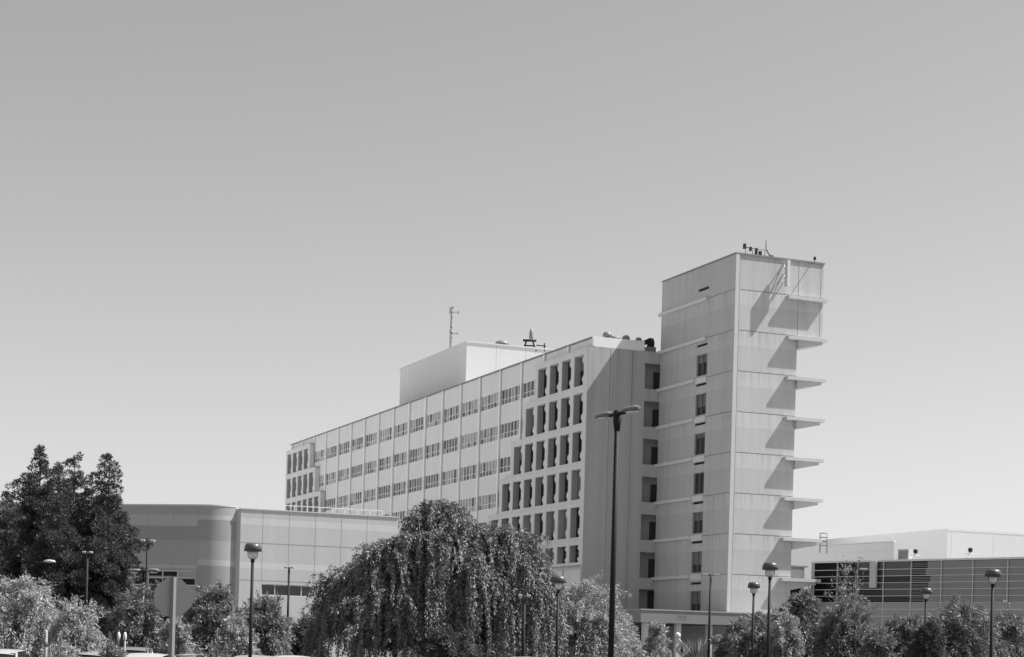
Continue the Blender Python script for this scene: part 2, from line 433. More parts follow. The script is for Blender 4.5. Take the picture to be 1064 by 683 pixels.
bd = MB(); bd.tbox(SE+3.6, LEN, TP+0.6, 12.5, GZ, 34.2, 0); bd.tbox(SE+0.5, SE+3.6, TP+0.6, 3, 33.9, 34.2, 0); bd.tbox(LEN-0.4, LEN, TP+0.6, 12.5, 34.2, ZR, 0); bd.tbox(SE+3.6, LEN, 12.1, 12.5, 34.2, ZR, 0)
bd.build('roof', M['roofing'], blk)
rng = random.Random(5)
for lo, hi, z0, z1 in cells:
    W = hi-lo; n = max(1, round(W/1.0)); f = MB(); g = MB()
    hb = (z1-z0)*0.36
    for i in range(n+1):
        x = lo + W*i/n; ww = 0.06 if 0 < i < n else 0.07
        f.tbox(max(lo, x-ww), min(hi, x+ww), TP+0.06, TP+0.16, z0, z1)
    f.tbox(lo, hi, TP+0.07, TP+0.15, z0+hb-0.03, z0+hb+0.03).tbox(lo, hi, TP+0.02, TP+0.16, z0, z0+0.07).tbox(lo, hi, TP+0.05, TP+0.16, z1-0.07, z1)
    fo = f.build('window', M['pilaster'], blk)
    kind = rng.random()
    for i in range(n):
        a, b = lo+W*i/n, lo+W*(i+1)/n
        up = rng.choice((0, 1, 1, 1, 2)) if kind < 0.55 else rng.choice((0, 0, 2, 2, 1))
        dn = up if rng.random() < 0.55 else rng.choice((0, 2, 1))
        g.tbox(a, b, TP+0.17, TP+0.20, z0+hb, z1, up); g.tbox(a, b, TP+0.17, TP+0.20, z0, z0+hb, dn)
    g.build('pane', [M['glass_pane'], M['blind'], M['blind_dark']], fo)
def crate(rows, first, end_fn, sgn, outer, bottom):
    """deep precast frame: openings 2.25 m wide on a 3.28 m grid, one more per row"""
    fr = MB()
    for k in range(rows):
        zb = ZB[k]; n = 4+k; e = end_fn(k)
        lo_z = zb-0.12; top = zb+3.9; o0, o1 = zb, zb+3.2
        if bottom and k == rows-1: o0, lo_z = zb+1.38, zb+1.08
        edges = []
        for i in range(n):
            a = first + sgn*3.28*i; edges.append((min(a, a+sgn*2.5), max(a, a+sgn*2.5)))
        edges.sort()
        lo, hi = min(outer, e), max(outer, e)
        fr.tbox(lo, hi, TF, TP-0.003, o1, top); fr.tbox(lo, hi, TF, TP-0.003, lo_z, o0)
        x = lo
        for a, b in edges + [(hi, hi)]:
            if a - x > 0.01: fr.tbox(x, a, TF, TP-0.003, o0, o1)
            x = b
        fr.tbox(lo+0.02, hi+0.02, TF-0.05, TF, top-0.13, top-0.004)
        if True:                                            # little ledge along the step
            fr.tbox(min(e, e+sgn*0.0), max(e, e+sgn*0.25), TF-0.04, TP-0.003, top-0.18, top)
        for a, b in edges:
            hh = o1-o0
            for z_, q_ in ((o1, -1), (o0, 1)):
                fr.prism([(a, z_), (a+0.16, z_), (a+0.18, z_+q_*0.09*hh), (a+0.42, z_+q_*0.13*hh), (a+0.42, z_+q_*0.21*hh), (a+0.15, z_+q_*0.30*hh), (a, z_+q_*0.32*hh)], -TF-0.004, -TF-0.14, 0, axis='y')
            g = MB(); hb_ = o0 + (o1-o0)*rng.choice((0.0, 0.0, 0.3, 0.55, 0.8)); g.tbox(a+0.01, b-0.01, TP-0.05, TP-0.01, o0+.01, hb_+.012, 0); g.tbox(a+0.01, b-0.01, TP-0.05, TP-0.01, hb_+.012, o1-.01, rng.choice((0, 0, 0, 3)))
            g.tbox(a+1.1, a+1.16, TP-0.10, TP-0.05, o0+.01, o1-.01, 1).tbox(a+.02, b-.02, TP-0.10, TP-0.05, o0+1.0, o0+1.06, 1)
            g.tbox(b-0.03, b-0.003, TF+0.06, TP-0.05, o0+.003, o1-.003, 2)  # thin darker sheet over the far jamb, painting its shade
            g.build('recessed_window', [M['glass_black'], M['metal_grey'], M['liner'], M['blind_dark']], blk)
    return fr.build('egg_crate_frame', M['frame'], blk)
crate(6, 16.82, r_end, 1, SE+0.02, True)
crate(6, 134.4, l_end, -1, LEN, False)
ph = MB(); ph.tbox(66.6, 66.9, -3.0, 14, 34.2, 42.45, 0); ph.tbox(66.9, 87.3, -3.0, -2.7, 34.2, 42.45, 1); ph.tbox(87.3, 94, -2.9, -2.7, 34.2, 42.45, 2)
ph.tbox(93.7, 94, -2.7, 14, 34.2, 42.45, 1); ph.tbox(66.9, 93.7, -2.7, 14, 42.0, 42.3, 3); ph.tbox(66.9, 93.7, 13.7, 14, 34.2, 42.45, 1)
for tt in (1.2, 5.4): ph.tbox(66.594, 66.6, tt, tt+0.05, 34.2, 42.4, 4)
pho = ph.build('penthouse', [M['pent'], M['pent'], M['frame'], M['roofing'], M['grey_paint']], blk)
MB().tbox(66.5, 94.1, -3.08, -2.6, 42.45, 42.6).tbox(66.5, 66.95, -2.6, 14.1, 42.45, 42.6).build('coping', M['offwhite'], pho)

def st(s, t, z): return C0 + AX*s + BX*t + Vector((0,0,z))

# ------------------------------------------------------------------ rooftop equipment
mast = thing('antenna_mast', 'slim lattice antenna mast rising from the pale penthouse roof edge', 'antenna', st(73.2, -2.8, 42.6))
p = MB(); p.tube((0,0,0), (0,0,6.8), 0.08, 0.035)
for i in range(8): p.tube((-0.2+0.015*i, 0, i*0.7), (0.2-0.015*i, 0, i*0.7+0.7), 0.03).tube((-0.2+0.015*i, 0, i*0.7), (-0.2+0.015*i, 0, i*0.7+0.7), 0.03)
p.build('mast', M['metal_grey'], mast)
p = MB(); p.tube((-0.2,0,4.9), (0.95,0,4.9), 0.05).tube((0.9,0,4.6), (0.9,0,5.3), 0.05).tube((-0.25,0,4.6),(-0.25,0,5.5),0.06).tube((0,0,2.0),(0.9,0,2.0),0.05).tube((0.85,0,1.8),(0.85,0,2.4),0.05).lathe([(0.22,0),(0.22,0.35)], (0,0,2.0), 8).lathe([(0.16,0),(0.16,0.3)], (0,0,2.8), 8).tube((0.1,0,5.4),(0.25,0,5.7),0.09)
p.build('aerials', M['metal_grey'], mast)
vent = thing('roof_vent', 'low domed mushroom vent on the penthouse roof', 'vent', st(67.6, 2.4, 42.3))
MB().lathe([(0.35,0),(0.35,0.45)], n=14).build('neck', M['metal_grey'], vent)
MB().lathe([(0.95,0.45),(0.95,0.6),(0.7,0.85),(0.3,1.0)], n=18).build('hood', M['metal_grey'], vent)
dish = thing('satellite_dish', 'dark antenna rig with upright dish and splayed legs on the penthouse roof', 'antenna', st(67.4, 6.3, 42.3))
p = MB()
for a, b in (((-0.9,-0.5),(-0.4,0)),((0.9,-0.5),(0.4,0)),((-0.9,0.6),(-0.4,0)),((0.9,0.6),(0.4,0))): p.tube((a[0],a[1],-0.2),(b[0],b[1],1.3),0.10)
p.tube((-0.9,0,1.3),(0.9,0,1.3),0.16).tube((-0.7,0,0.6),(0.7,0,0.6),0.10).tube((0.9,0,0.7),(2.2,0,0.6),0.07).tube((2.0,0,-0.1),(2.0,0,1.0),0.09)
p.build('stand', M['metal_dark'], dish)
MB().lathe([(0.20,1.3),(0.30,1.8),(0.26,2.4),(0.12,2.9)], (0.2,0,0), 12).build('radome', M['metal_grey'], dish)
ant = thing('rooftop_antennas', 'cluster of small antennas on a low rail on top of the stair tower', 'antenna', st(0.6, 2.6, ZT+0.16), math.atan2(BX.y, BX.x))
p = MB(); p.tube((-1.3,0,0.75),(1.35,0,0.75),0.05)
for x in (-1.2,-0.4,0.3,1.0): p.tube((x,0,0),(x,0,0.8),0.04).tube((x,0,0.1),(x+0.35,0.5,0),0.03)
p.build('rail', M['metal_grey'], ant)
for hb_ in ((-1.45,-1.2,0.6,1.1),(-0.75,-0.55,0.45,0.85),(-0.1,0.12,0.1,0.8),(0.35,0.6,0.1,0.55)):
    MB().box(hb_[0],hb_[1],-0.1,0.1,hb_[2],hb_[3]).build('antenna_head', M['metal_dark'], ant)
MB().tube((1.1,0,0.7),(1.1,0,1.7),0.04).tube((1.1,0,0.8),(1.75,0,0),0.06).box(1.62,1.88,-0.15,0.15,0,0.25).build('whip_aerial', M['metal_dark'], ant)
bc = thing('beacon_light', 'tiny dark obstruction light near the right edge of the tower roof', 'light', st(0.5, 9.3, ZT+0.16))
MB().tube((0,0,0),(0,0,0.35),0.05).build('stem', M['metal_grey'], bc)
MB().lathe([(0.14,0.35),(0.14,0.55),(0.05,0.68)], n=10).build('lens', M['metal_dark'], bc)
g = 'small vents on the roof of the long block'
def fan(s, t, h, r, lab):
    o = thing('roof_fan', lab, 'vent', st(s, t, 34.2), 0, g)
    MB().lathe([(r*0.6,0),(r*0.6,h*0.7)], n=12).build('duct', M['metal_grey'], o)
    MB().lathe([(r,h*0.7),(r,h*0.85),(r*0.6,h)], n=14).build('cap', M['metal_grey'], o)
fan(17.2, -5.7, 1.78, 0.5, 'round capped fan nearest the front corner of the long block roof')
fan(17.4, -3.4, 1.66, 0.42, 'middle small capped fan behind the bright end parapet')
fan(17.4, -1.9, 1.58, 0.36, 'smallest capped fan beside the dark exhaust on the block roof')
pl = thing('roof_pipe', 'short run of pipe lying behind the bright end parapet', 'pipe', st(17.6, -5.0, 34.2), math.atan2(BX.y, BX.x))
p = MB(); p.tube((0,0,1.35),(1.1,0,1.3),0.12)
for x in (0.1,1.0): p.tube((x,0,0),(x,0,1.35),0.05)
p.build('pipe', M['metal_grey'], pl)
ex = thing('exhaust_unit', 'dark bent exhaust cowl wedged between the block roof and the stair tower', 'vent', st(17.0, -0.75, 34.2), math.atan2(BX.y, BX.x))
MB().box(-0.55,0.55,-0.4,0.4,0,0.55).build('base', M['metal_grey'], ex)
MB().lathe([(0.40,0.5),(0.42,1.1),(0.30,1.5)], (0.1,0,0), 10).tube((0.1,0,1.35),(-0.7,0,0.95),0.26).build('cowl', M['metal_dark'], ex)

# ------------------------------------------------------------------ low curved building, left
K0 = at(250.5, 529, 140.0); ZL = K0.z; K0.z = 0
ROT_BA = math.atan2(BX.y, BX.x)                            # local x = across (B), local y = away (A)
low = thing('low_building', 'low flat roofed building with a rounded corner and pale bands, left of the hospital', 'building', K0, ROT_BA)
def to_low(p):
    d = Vector(p) - K0; return (d.dot(BX), d.dot(AX))
def strip(mb, poly, bands):
    for (a, b) in zip(poly[:-1], poly[1:]):
        for z0, z1, m in bands:
            mb.quad((a[0],a[1],z0),(b[0],b[1],z0),(b[0],b[1],z1),(a[0],a[1],z1), m)
WR = 12.75
z = ZL
BR = [(z-0.66, z, 0), (z-1.15, z-0.66, 1), (z-2.55, z-1.15, 0), (z-4.05, z-2.55, 0), (z-4.5, z-4.05, 1), (z-5.42, z-4.5, 0)]
rw = MB()
for z0, z1, m in BR: rw.box(0, WR, 0, 0.4, z0, z1, m)
z1b, z0b = z-5.68, z-6.55
rw.box(0, WR, 0, 0.4, z1b, z-5.42, 0); rw.box(0, WR, 0, 0.4, GZ, z0b, 0); rw.box(0, 1.75, 0, 0.4, z0b, z1b, 0); rw.box(WR-0.4, WR, 0, 0.4, z0b, z1b, 0)
e_ = to_low(at(245.6, 528, 140.25)); rw.prism([(0, 0.001), (e_[0], e_[1]), (e_[0], e_[1]+2), (0, 2)], GZ, z, 0); rw.box(WR-0.4, WR, 0.4, 22, GZ, z, 0)
for zz in (z-2.55, z-5.42): rw.box(0.02, WR, -0.006, 0, zz-0.025, zz+0.025, 3)
for xx in (1.75, 3.85, 5.95, 8.05, 10.15): rw.box(xx-0.015, xx+0.015, -0.006, 0, z-5.40, z, 3)
rw.box(-40, WR-0.4, 23.6, 24, GZ, z-0.06, 0)
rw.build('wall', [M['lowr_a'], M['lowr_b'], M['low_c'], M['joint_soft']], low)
ph1 = [50 - i*1.25 for i in range(53)]                        # normal heading of the rounded corner, right to left
RC = 2.7
E0 = at(245.6, 528, 140.25)
def nrm(a): return Vector((math.sin(R(a)), -math.cos(R(a)), 0))
cen = E0 - nrm(ph1[0])*RC
arc = [cen + nrm(a)*RC for a in ph1]
tl = Vector((-math.cos(R(ph1[-1])), -math.sin(R(ph1[-1])), 0))
flat = [arc[-1] + tl*d for d in (0, 4.9, 9.8, 30)]
arcL = [to_low(p) for p in arc]; flatL = [to_low(p) for p in flat]
z = ZL + 0.12
BC = [(z-0.7, z, 0), (z-1.05, z-0.7, 1), (z-2.65, z-1.05, 2), (z-4.1, z-2.65, 0), (z-4.55, z-4.1, 1), (GZ, z-4.55, 2)]
BF = [(z-0.7, z, 0), (z-1.55, z-0.7, 1), (z-2.65, z-1.55, 2), (z-4.55, z-2.65, 0), (z-4.8, z-4.55, 1), (GZ, z-4.8, 0)]
cw = MB()
strip(cw, arcL, BC); strip(cw, flatL, BF)
dirn = (Vector(flatL[1] + (0,)) - Vector(flatL[0] + (0,))).normalized(); nn = Vector((-dirn.y, dirn.x, 0))
if nn.y > 0: nn = -nn
def lp(d, off, zz): q = Vector(flatL[0] + (0,)) + dirn*d + nn*off; return (q.x, q.y, zz)
for zz in (z-2.65,):
    for d0, d1 in ((0.0, 30),): cw.quad(lp(d0,.006,zz-.03), lp(d1,.006,zz-.03), lp(d1,.006,zz+.03), lp(d0,.006,zz+.03), 3)
for d in (0.0, 2.05, 4.1): cw.quad(lp(d-.02,.006,GZ), lp(d+.02,.006,GZ), lp(d+.02,.006,z), lp(d-.02,.006,z), 3)
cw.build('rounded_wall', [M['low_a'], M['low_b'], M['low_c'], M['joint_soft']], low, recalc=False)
top = MB()
polyR = arcL + flatL[1:]
backL = [(flatL[-1][0], 24), (WR-0.4, 24)]
n0 = len(top.v)
pts = [(p[0], p[1]) for p in polyR] + backL + [(WR-0.4, 0.4), (0.4, 0.4)]
top.v += [(p[0], p[1], ZL-0.05) for p in pts]; top.face(list(range(len(pts))), 0)
top.build('roof', M['roofing'], low, recalc=False)
cp = MB()
for a, b in zip(polyR[:-1], polyR[1:]):
    ca, cb = Vector(a+(0,)), Vector(b+(0,)); d = (cb-ca).normalized(); o = Vector((-d.y, d.x, 0))*0.03
    if o.y > 0.0: o = -o
    cp.quad((ca.x+o.x,ca.y+o.y,z),(cb.x+o.x,cb.y+o.y,z),(cb.x+o.x,cb.y+o.y,z+0.1),(ca.x+o.x,ca.y+o.y,z+0.1))
    cp.quad((ca.x+o.x,ca.y+o.y,z+0.1),(cb.x+o.x,cb.y+o.y,z+0.1),(cb.x-10*o.x,cb.y-10*o.y,z+0.1),(ca.x-10*o.x,ca.y-10*o.y,z+0.1))
cp.box(-0.05, WR+0.05, -0.06, 0.45, ZL, ZL+0.08)
cp.build('coping', M['trim'], low, recalc=False)
for i in range(10):
    a = 1.75 + i*1.06; b = min(a+1.06, WR-0.4)
    f = MB(); f.box(a, a+0.07, 0.08, 0.2, z0b, z1b).box(a+.07, b, 0.08, 0.2, z1b-0.06, z1b).box(a+.07, b, 0.08, 0.2, z0b, z0b+0.06)
    fo = f.build('window', M['metal_pale'], low)
    MB().box(a+.07, b, 0.2, 0.26, z0b, z1b).build('pane', M['glass'], fo)
wz = [(ZL-4.95, ZL-5.28), (ZL-5.5, ZL-5.92), (ZL-6.05, ZL-6.45)]
gw = MB(); gp = MB()
for d0, d1, rows in ((0.15, 1.5, (1,)), (1.6, 2.75, (0,1,2)), (2.85, 3.95, (0,1,2)), (4.05, 5.1, (0,1,2)), (5.2, 6.4, (0,1,2))):
    for r_ in rows:
        gp.quad(lp(d0,.03,wz[r_][1]), lp(d1,.03,wz[r_][1]), lp(d1,.03,wz[r_][0]), lp(d0,.03,wz[r_][0]))
    gw.quad(lp(d1,.05,wz[2][1]), lp(d1+.1,.05,wz[2][1]), lp(d1+.1,.05,wz[0][0]), lp(d1,.05,wz[0][0]))
for zz in (wz[0][0]+.02, wz[1][0]+.05, wz[2][0]+.02): gw.quad(lp(0.1,.055,zz), lp(6.5,.055,zz), lp(6.5,.055,zz+.08), lp(0.1,.055,zz+.08))
wo = gw.build('window', M['metal_pale'], low, recalc=False); gp.build('pane', M['glass_black'], wo, recalc=False)
rl = MB()
ra, rb = 3.6, 11.9
for i in range(9): x = ra + (rb-ra)*i/8; rl.box(x-0.03, x+0.03, 1.5, 1.56, ZL-0.05, ZL+0.62)
rl.box(ra, rb, 1.5, 1.56, ZL+0.56, ZL+0.62)
rl.build('railing', M['offwhite'], low)

# ------------------------------------------------------------------ right hand buildings
L0 = Vector((31.0, 185.0, 0)); WD = Vector((0.69, -0.72, 0)).normalized()
ROT_L = math.atan2(WD.y, WD.x)
lou = thing('glazed_building', 'low dark building with thin white rails across its glazed wall', 'building', L0, ROT_L)
def kx(px):
    u, _ = un(px, 600); q = u/FPX
    return (q*L0.y - L0.x) / (WD.x - q*WD.y)
ZG = 11.55
cols = [845.5, 870, 891, 918, 946.7, 978, 1010.8, 1047, 1086, 1130, 1180]
xs = [kx(c_) for c_ in cols]
rows = [7.55, 8.2, 8.85, 9.5, 10.15, 10.8, ZG]
wl = MB(); wl.box(xs[0]-0.3, xs[-1], 0, 0.4, GZ, 7.5, 0); wl.box(xs[0]-0.3, xs[-1], 0.35, 0.5, 7.5, ZG, 1); wl.box(xs[0]-0.3, xs[0], 0, 22, 7.5, ZG, 0); wl.box(xs[0]-0.3, xs[0], 0.4, 22, GZ, 7.5, 0)
wl.build('wall', [M['grey_paint'], M['dark']], lou)
gr = MB()
for x in xs: gr.box(x-0.022, x+0.022, -0.07, 0.1, GZ+4.5, ZG)
for zz in rows[:-1] + [6.9, 6.2]: gr.box(xs[0], xs[-1], -0.05, 0.08, zz-0.027, zz+0.027)
gr.build('white_rails', M['white'], lou)
rp = random.Random(3)
for i in range(len(xs)-1):  # black, mid and grey panes paint what the glass reflects
    pn = MB()
    for j in range(len(rows)-1):
        z0, z1 = rows[j]+.045, rows[j+1]-.045
        if i < 2: m = 0
        elif i == 2: m = 1 if j % 3 == 2 else 0
        elif i == 3: m = 1 if j % 3 else 0
        elif i == 4: m = None
        else: m = 2
        if m is None:
            xa = xs[4] + (kx(960 + (j*37 % 7)) - xs[4]); pn.box(xs[4]+.05, xa, 0.12, 0.16, z0, z1, 0); pn.box(xa, xs[5]-.05, 0.12, 0.16, z0, z1, 2)  # ragged split paints the edge of the dark reflection
        else: pn.box(xs[i]+.05, xs[i+1]-.05, 0.12, 0.16, z0, z1, m)
        if i >= 2:
            for q_ in range(1, 4): pn.box(xs[i]+.05, xs[i+1]-.05, 0.02, 0.118, z0+(z1-z0)*q_/4-0.02, z0+(z1-z0)*q_/4+0.02, 3 if i > 3 else 1)
    pn.build('glazing', [M['glass_black'], M['glass_mid'], M['glass_grey'], M['grey_paint']], lou)
MB().box(xs[0]-0.35, xs[-1], -0.1, 22, ZG, ZG+0.18).build('roof', M['white'], lou)
a, b = kx(905.5), kx(912)
MB().box(a, b, -0.35, -0.075, 9.0, ZG+0.05).build('downpipe_box', M['trim'], lou)
un_ = thing('roof_unit', 'small grey boxy unit on the roof edge of the glazed building', 'vent', L0 + WD*kx(933) + Vector((0,0,ZG+0.18)) + Vector((0.72,0.69,0))*1.2, ROT_L)
MB().box(-0.6,0.6,-0.4,0.4,0,1.05).build('casing', M['grey_paint'], un_); MB().box(-0.5,0.5,-0.42,-0.401,0.2,0.85).build('grille', M['metal_grey'], un_)
for px, lab in ((944, 'dark floodlight on a low stand beside the small grey roof unit'), (1001, 'dark floodlight on a slanted stem against the white hall, right one')):
    fl = thing('floodlight', lab, 'light', L0 + WD*kx(px) + Vector((0,0,ZG+0.18)) + Vector((0.72,0.69,0))*1.0, 0, 'roof floodlights')
    MB().tube((-0.25,0,0),(0.05,0,0.75),0.04).tube((-0.5,0,0.45),(0.6,0,0.45),0.025).build('stem', M['metal_pale'], fl)
    MB().lathe([(0.12,0.6),(0.22,0.75),(0.22,0.95),(0.1,1.05)], (0.05,0,0), 12).build('lamp_head', M['metal_dark'], fl)

P1 = at(929, 563.5, 212.0); D1 = Vector((-0.558, 0.83, 0)).normalized()
wb = thing('white_roof_block', 'low bright white block with a plain parapet rising behind the glazed wall', 'building', Vector((P1.x,P1.y,0)), math.atan2(D1.y, D1.x))
vd = Vector((P1.x, P1.y, 0)).normalized(); vd = (vd + Vector((-0.03, 0, 0))).normalized()
pl_ = [Vector((0,0,0)), D1*45, D1*45 + Vector((30,20,0)), vd*14]
im = Matrix.Rotation(-math.atan2(D1.y, D1.x), 3, 'Z')
pl_ = [im @ p_ for p_ in pl_]
q = MB(); q.prism([(p_.x, p_.y) for p_ in pl_], GZ, P1.z, 0); q.box(0, 45, -0.3, 0.1, P1.z+0.003, P1.z+0.15, 1)
q.box(0, 45, 0.0, 0.012, P1.z-1.0, P1.z-0.93, 2)
q.build('wall', [M['white'], M['white'], M['offwhite']], wb)
P2 = at(984.5, 549.5, 245.0)
wb2 = thing('white_hall', 'taller plain white hall whose corner shows above the glazed building', 'building', Vector((P2.x,P2.y,0)), ROT_ST)
q = MB(); q.tbox(0, 90, 0, 70, GZ, P2.z-0.3, 0); q.tbox(-0.02, 90, -0.03, 70, P2.z-0.3, P2.z, 1)
for tt in (0.7, 7.5, 17, 27, 40): q.tbox(-0.012, 0, tt, tt+0.10, GZ, P2.z-0.3, 1)
for ss in (12, 26, 40, 54): q.tbox(ss, ss+0.10, -0.012, 0, GZ, P2.z-0.3, 1)
q.build('wall', [M['white'], M['white']], wb2)
PH = at(855.5, 569, 205.0)
hr = thing('roof_ladder', 'small cage ladder standing on the white roof just right of the tower', 'ladder', PH, 0)
q = MB()
for x in (-0.38, 0.38):
    for y in (-0.3, 0.3): q.tube((x,y,-0.6),(x,y,1.6),0.03)
for zz in (0.2, 0.66, 1.13, 1.6):
    q.tube((-0.38,-0.3,zz),(0.38,-0.3,zz),0.03).tube((-0.38,0.3,zz),(0.38,0.3,zz),0.03)
q.build('ladder', M['metal_grey'], hr)
con = thing('link_building', 'small grey link building with a dark opening between the tower and the glazed building', 'building', C0, ROT_ST)
q = MB(); q.tbox(3.0, 3.3, 7.25, 10.6, 9.3, 11.2, 0); q.tbox(3.0, 3.3, 7.25, 10.6, GZ, 7.2, 0); q.tbox(3.0, 3.3, 10.2, 10.6, 7.2, 9.3, 0); q.tbox(3.3, 14, 10.3, 10.6, GZ, 11.2, 0); q.tbox(2.95, 14, 7.25, 10.95, 11.2, 11.35, 0)
q.build('wall', M['link'], con)
MB().tbox(3.15, 3.2, 7.25, 10.2, 7.2, 9.3, 0).tbox(3.05, 3.15, 8.6, 8.68, 7.2, 9.3, 1).build('window', [M['glass'], M['metal_grey']], con)

# ------------------------------------------------------------------ lamps
def base_of(px, py, Y):
    p_ = at(px, py, Y); return Vector((p_.x, p_.y, GZ)), p_.z - GZ
def mushroom(px, py, Y, lab):
    loc, h = base_of(px, py, Y)
    o = thing('post_lamp', lab, 'street lamp', loc, 0, 'mushroom topped car park lamps')
    MB().lathe([(0.16,0),(0.16,0.12),(0.09,0.2)], n=12).build('base', M['metal_dark'], o)
    MB().tube((0,0,0.15),(0,0,h-0.62),0.065,0.05,12).lathe([(0.05,h-0.64),(0.075,h-0.60),(0.05,h-0.52)], n=12).build('pole', M['metal_dark'], o)
    hd = MB().lathe([(0.27,h-0.27),(0.295,h-0.26),(0.27,h-0.09),(0.22,h-0.02),(0.10,h)], n=28).build('lamp_head', M['dome'], o)
    MB().lathe([(0.06,h-0.52),(0.13,h-0.42),(0.15,h-0.28)], n=16).build('lens', M['lens'], hd)
    for s in (-1, 1): MB().path([(s*0.04,0,h-0.55),(s*0.15,0,h-0.46),(s*0.17,0,h-0.27)], [0.014]*3, 6).build('yoke', M['metal_grey'], o)
for a in ((263, 564.5, 60, 'post lamp in front of the low building, its dome just left of the flat wall'),
          (800.5, 584.5, 66, 'taller of two post lamps standing in front of the tower base'),
          (783.5, 605, 84, 'shorter of two post lamps standing in front of the tower base'),
          (962.5, 611, 86, 'shorter post lamp in front of the dark glazed wall'),
          (1032, 591.5, 65, 'post lamp furthest right, tall in front of the glazed wall'),
          (580.5, 598.5, 69, 'post lamp between the weeping tree and the pale shrub')):
    mushroom(*a)
def t_lamp(px, py, Y, lab, half=0.42, rot=0.0, m='metal_dark'):
    loc, h = base_of(px, py, Y)
    o = thing('twin_arm_lamp', lab, 'street lamp', loc, rot, 'slim T shaped car park lamps')
    MB().tube((0,0,0),(0,0,h-0.04),0.085,0.055,10).lathe([(0.16,0),(0.16,0.25)], n=10).build('pole', M[m], o)
    MB().tube((-half*0.45,0,h-0.06),(half*0.45,0,h-0.06),0.03).build('arm', M[m], o)
    for s in (-1, 1):
        b = MB(); x0, x1 = sorted((s*half*0.35, s*half)); b.box(x0, x1, -0.13, 0.13, h-0.09, h)
        hd = b.build('lamp_head', M['metal_pale'], o, bevel=0.02)
        MB().box(x0+0.03, x1-0.03, -0.1, 0.1, h-0.105, h-0.091).build('lens', M['lens'], hd)
t_lamp(300.5, 589, 105, 'slim T lamp in front of the low building window strip', 0.28)
t_lamp(738.5, 596.5, 100, 'slim dark T lamp crossing the pale entrance canopy', 0.46)
t_lamp(889, 590.5, 100, 'slim T lamp half hidden by the thin young tree before the glazed wall', 0.62)
t_lamp(153.5, 561, 85, 'tall dark T lamp against the right edge of the pines', 0.33)
t_lamp(91, 573, 95, 'slim pale headed T lamp in front of the dark pines', 0.26)
t_lamp(545, 618, 72.4, 'slim T lamp almost lost before the right branches of the weeping tree', 0.25)
def twin(px, py, Y, lab, r=0.095, rot=R(-65), hs=1.0, pole='metal_dark'):
    loc, h = base_of(px, py, Y)
    o = thing('twin_head_lamp', lab, 'street lamp', loc, rot, 'twin cobra head car park lamps')
    MB().tube((0,0,0.3),(0,0,h-0.15),r,r*0.8,14).lathe([(0.28,0),(0.28,0.35)], n=16).build('pole', M[pole], o)
    MB().lathe([(r*0.9,h-0.55),(r*1.35,h-0.25),(r*1.25,h+0.06),(r*0.7,h+0.1)], n=14).tube((-0.5*hs,0,h-0.02),(0.5*hs,0,h-0.02),0.06).build('bracket', M['metal_dark'], o)
    for s in (-1, 1):
        hb = MB(); prof = [(0.38,0.06),(0.5,0.15),(0.85,0.19),(1.2,0.15),(1.38,0.06)]
        n = 12; b0 = 0
        for (d, w_) in prof:
            for k_ in range(n):
                t_ = 2*PI*k_/n; cz = math.sin(t_); up = 0.10 if cz > 0 else 0.07
                hb.v.append((s*d*hs, w_*1.05*math.cos(t_), h + 0.02 + up*cz*(w_/0.19)**0.5))
        for j in range(len(prof)-1):
            for k_ in range(n): hb.face([j*n+k_, j*n+(k_+1)%n, (j+1)*n+(k_+1)%n, (j+1)*n+k_], 0, True)
        hb.face(list(range(n))); hb.face([(len(prof)-1)*n+i for i in range(n)])
        hd = hb.build('lamp_head', M['metal_grey'], o)
        MB().lathe([(0.12,-0.03),(0.20,0.03)], (s*0.9*hs,0,h-0.08), 16, sx=1.5, sy=0.8).build('lens', M['lens'], hd)
twin(641.5, 429.5, 56, 'tallest lamp, dark pole with twin cobra heads in front of the blank end wall')
twin(149.5, 593.5, 88, 'twin headed lamp with a bright left head at the right edge of the pines', 0.06, R(-40), 0.8, 'metal_grey')
al = base_of(49, 583, 92)
o = thing('single_arm_lamp', 'single arm lamp poking out in front of the left pines', 'street lamp', al[0], 0)
h = al[1]
MB().tube((-1.0,0,0),(-1.0,0,h-0.5),0.07,0.05,10).path([(-1.0,0,h-0.5),(-0.7,0,h-0.2),(-0.1,0,h-0.04)], [0.04,0.035,0.03]).build('pole', M['metal_dark'], o)
MB().lathe([(0.06,h-0.1),(0.2,h-0.06),(0.17,h+0.03),(0.05,h+0.07)], (0.12,0,0), 14, sx=1.6, sy=0.8).build('lamp_head', M['metal_pale'], o)

# ------------------------------------------------------------------ signs and posts
loc, h = base_of(180.5, 601, 37.4)
o = thing('stop_sign', 'octagonal road sign seen from its bare grey back on a square steel post', 'sign', loc, R(6))
ro = 0.385/math.cos(PI/8)
MB().prism([(ro*math.cos(PI/8+i*PI/4), h-0.40+ro*math.sin(PI/8+i*PI/4)) for i in range(8)], 0.0, 0.006, 0, axis='y').build('sign_plate', M['sign_back'], o)
q = MB(); q.prism([(-0.062,-0.062),(0.012,-0.124),(0.062,-0.062),(-0.012,-0.002)], 0, h+0.02)
q.build('post', M['metal_grey'], o)
q = MB()
for zz in (h-0.62, h-0.18): q.lathe([(0.014,0),(0.014,0.012)], (0,0.008,zz), 8)
q.build('bolts', M['metal_grey'], o)
loc, h = base_of(708.7, 666.5, 114)
o = thing('warning_sign', 'small pale diamond warning sign with a dark upright symbol below the canopy', 'sign', loc, R(4))
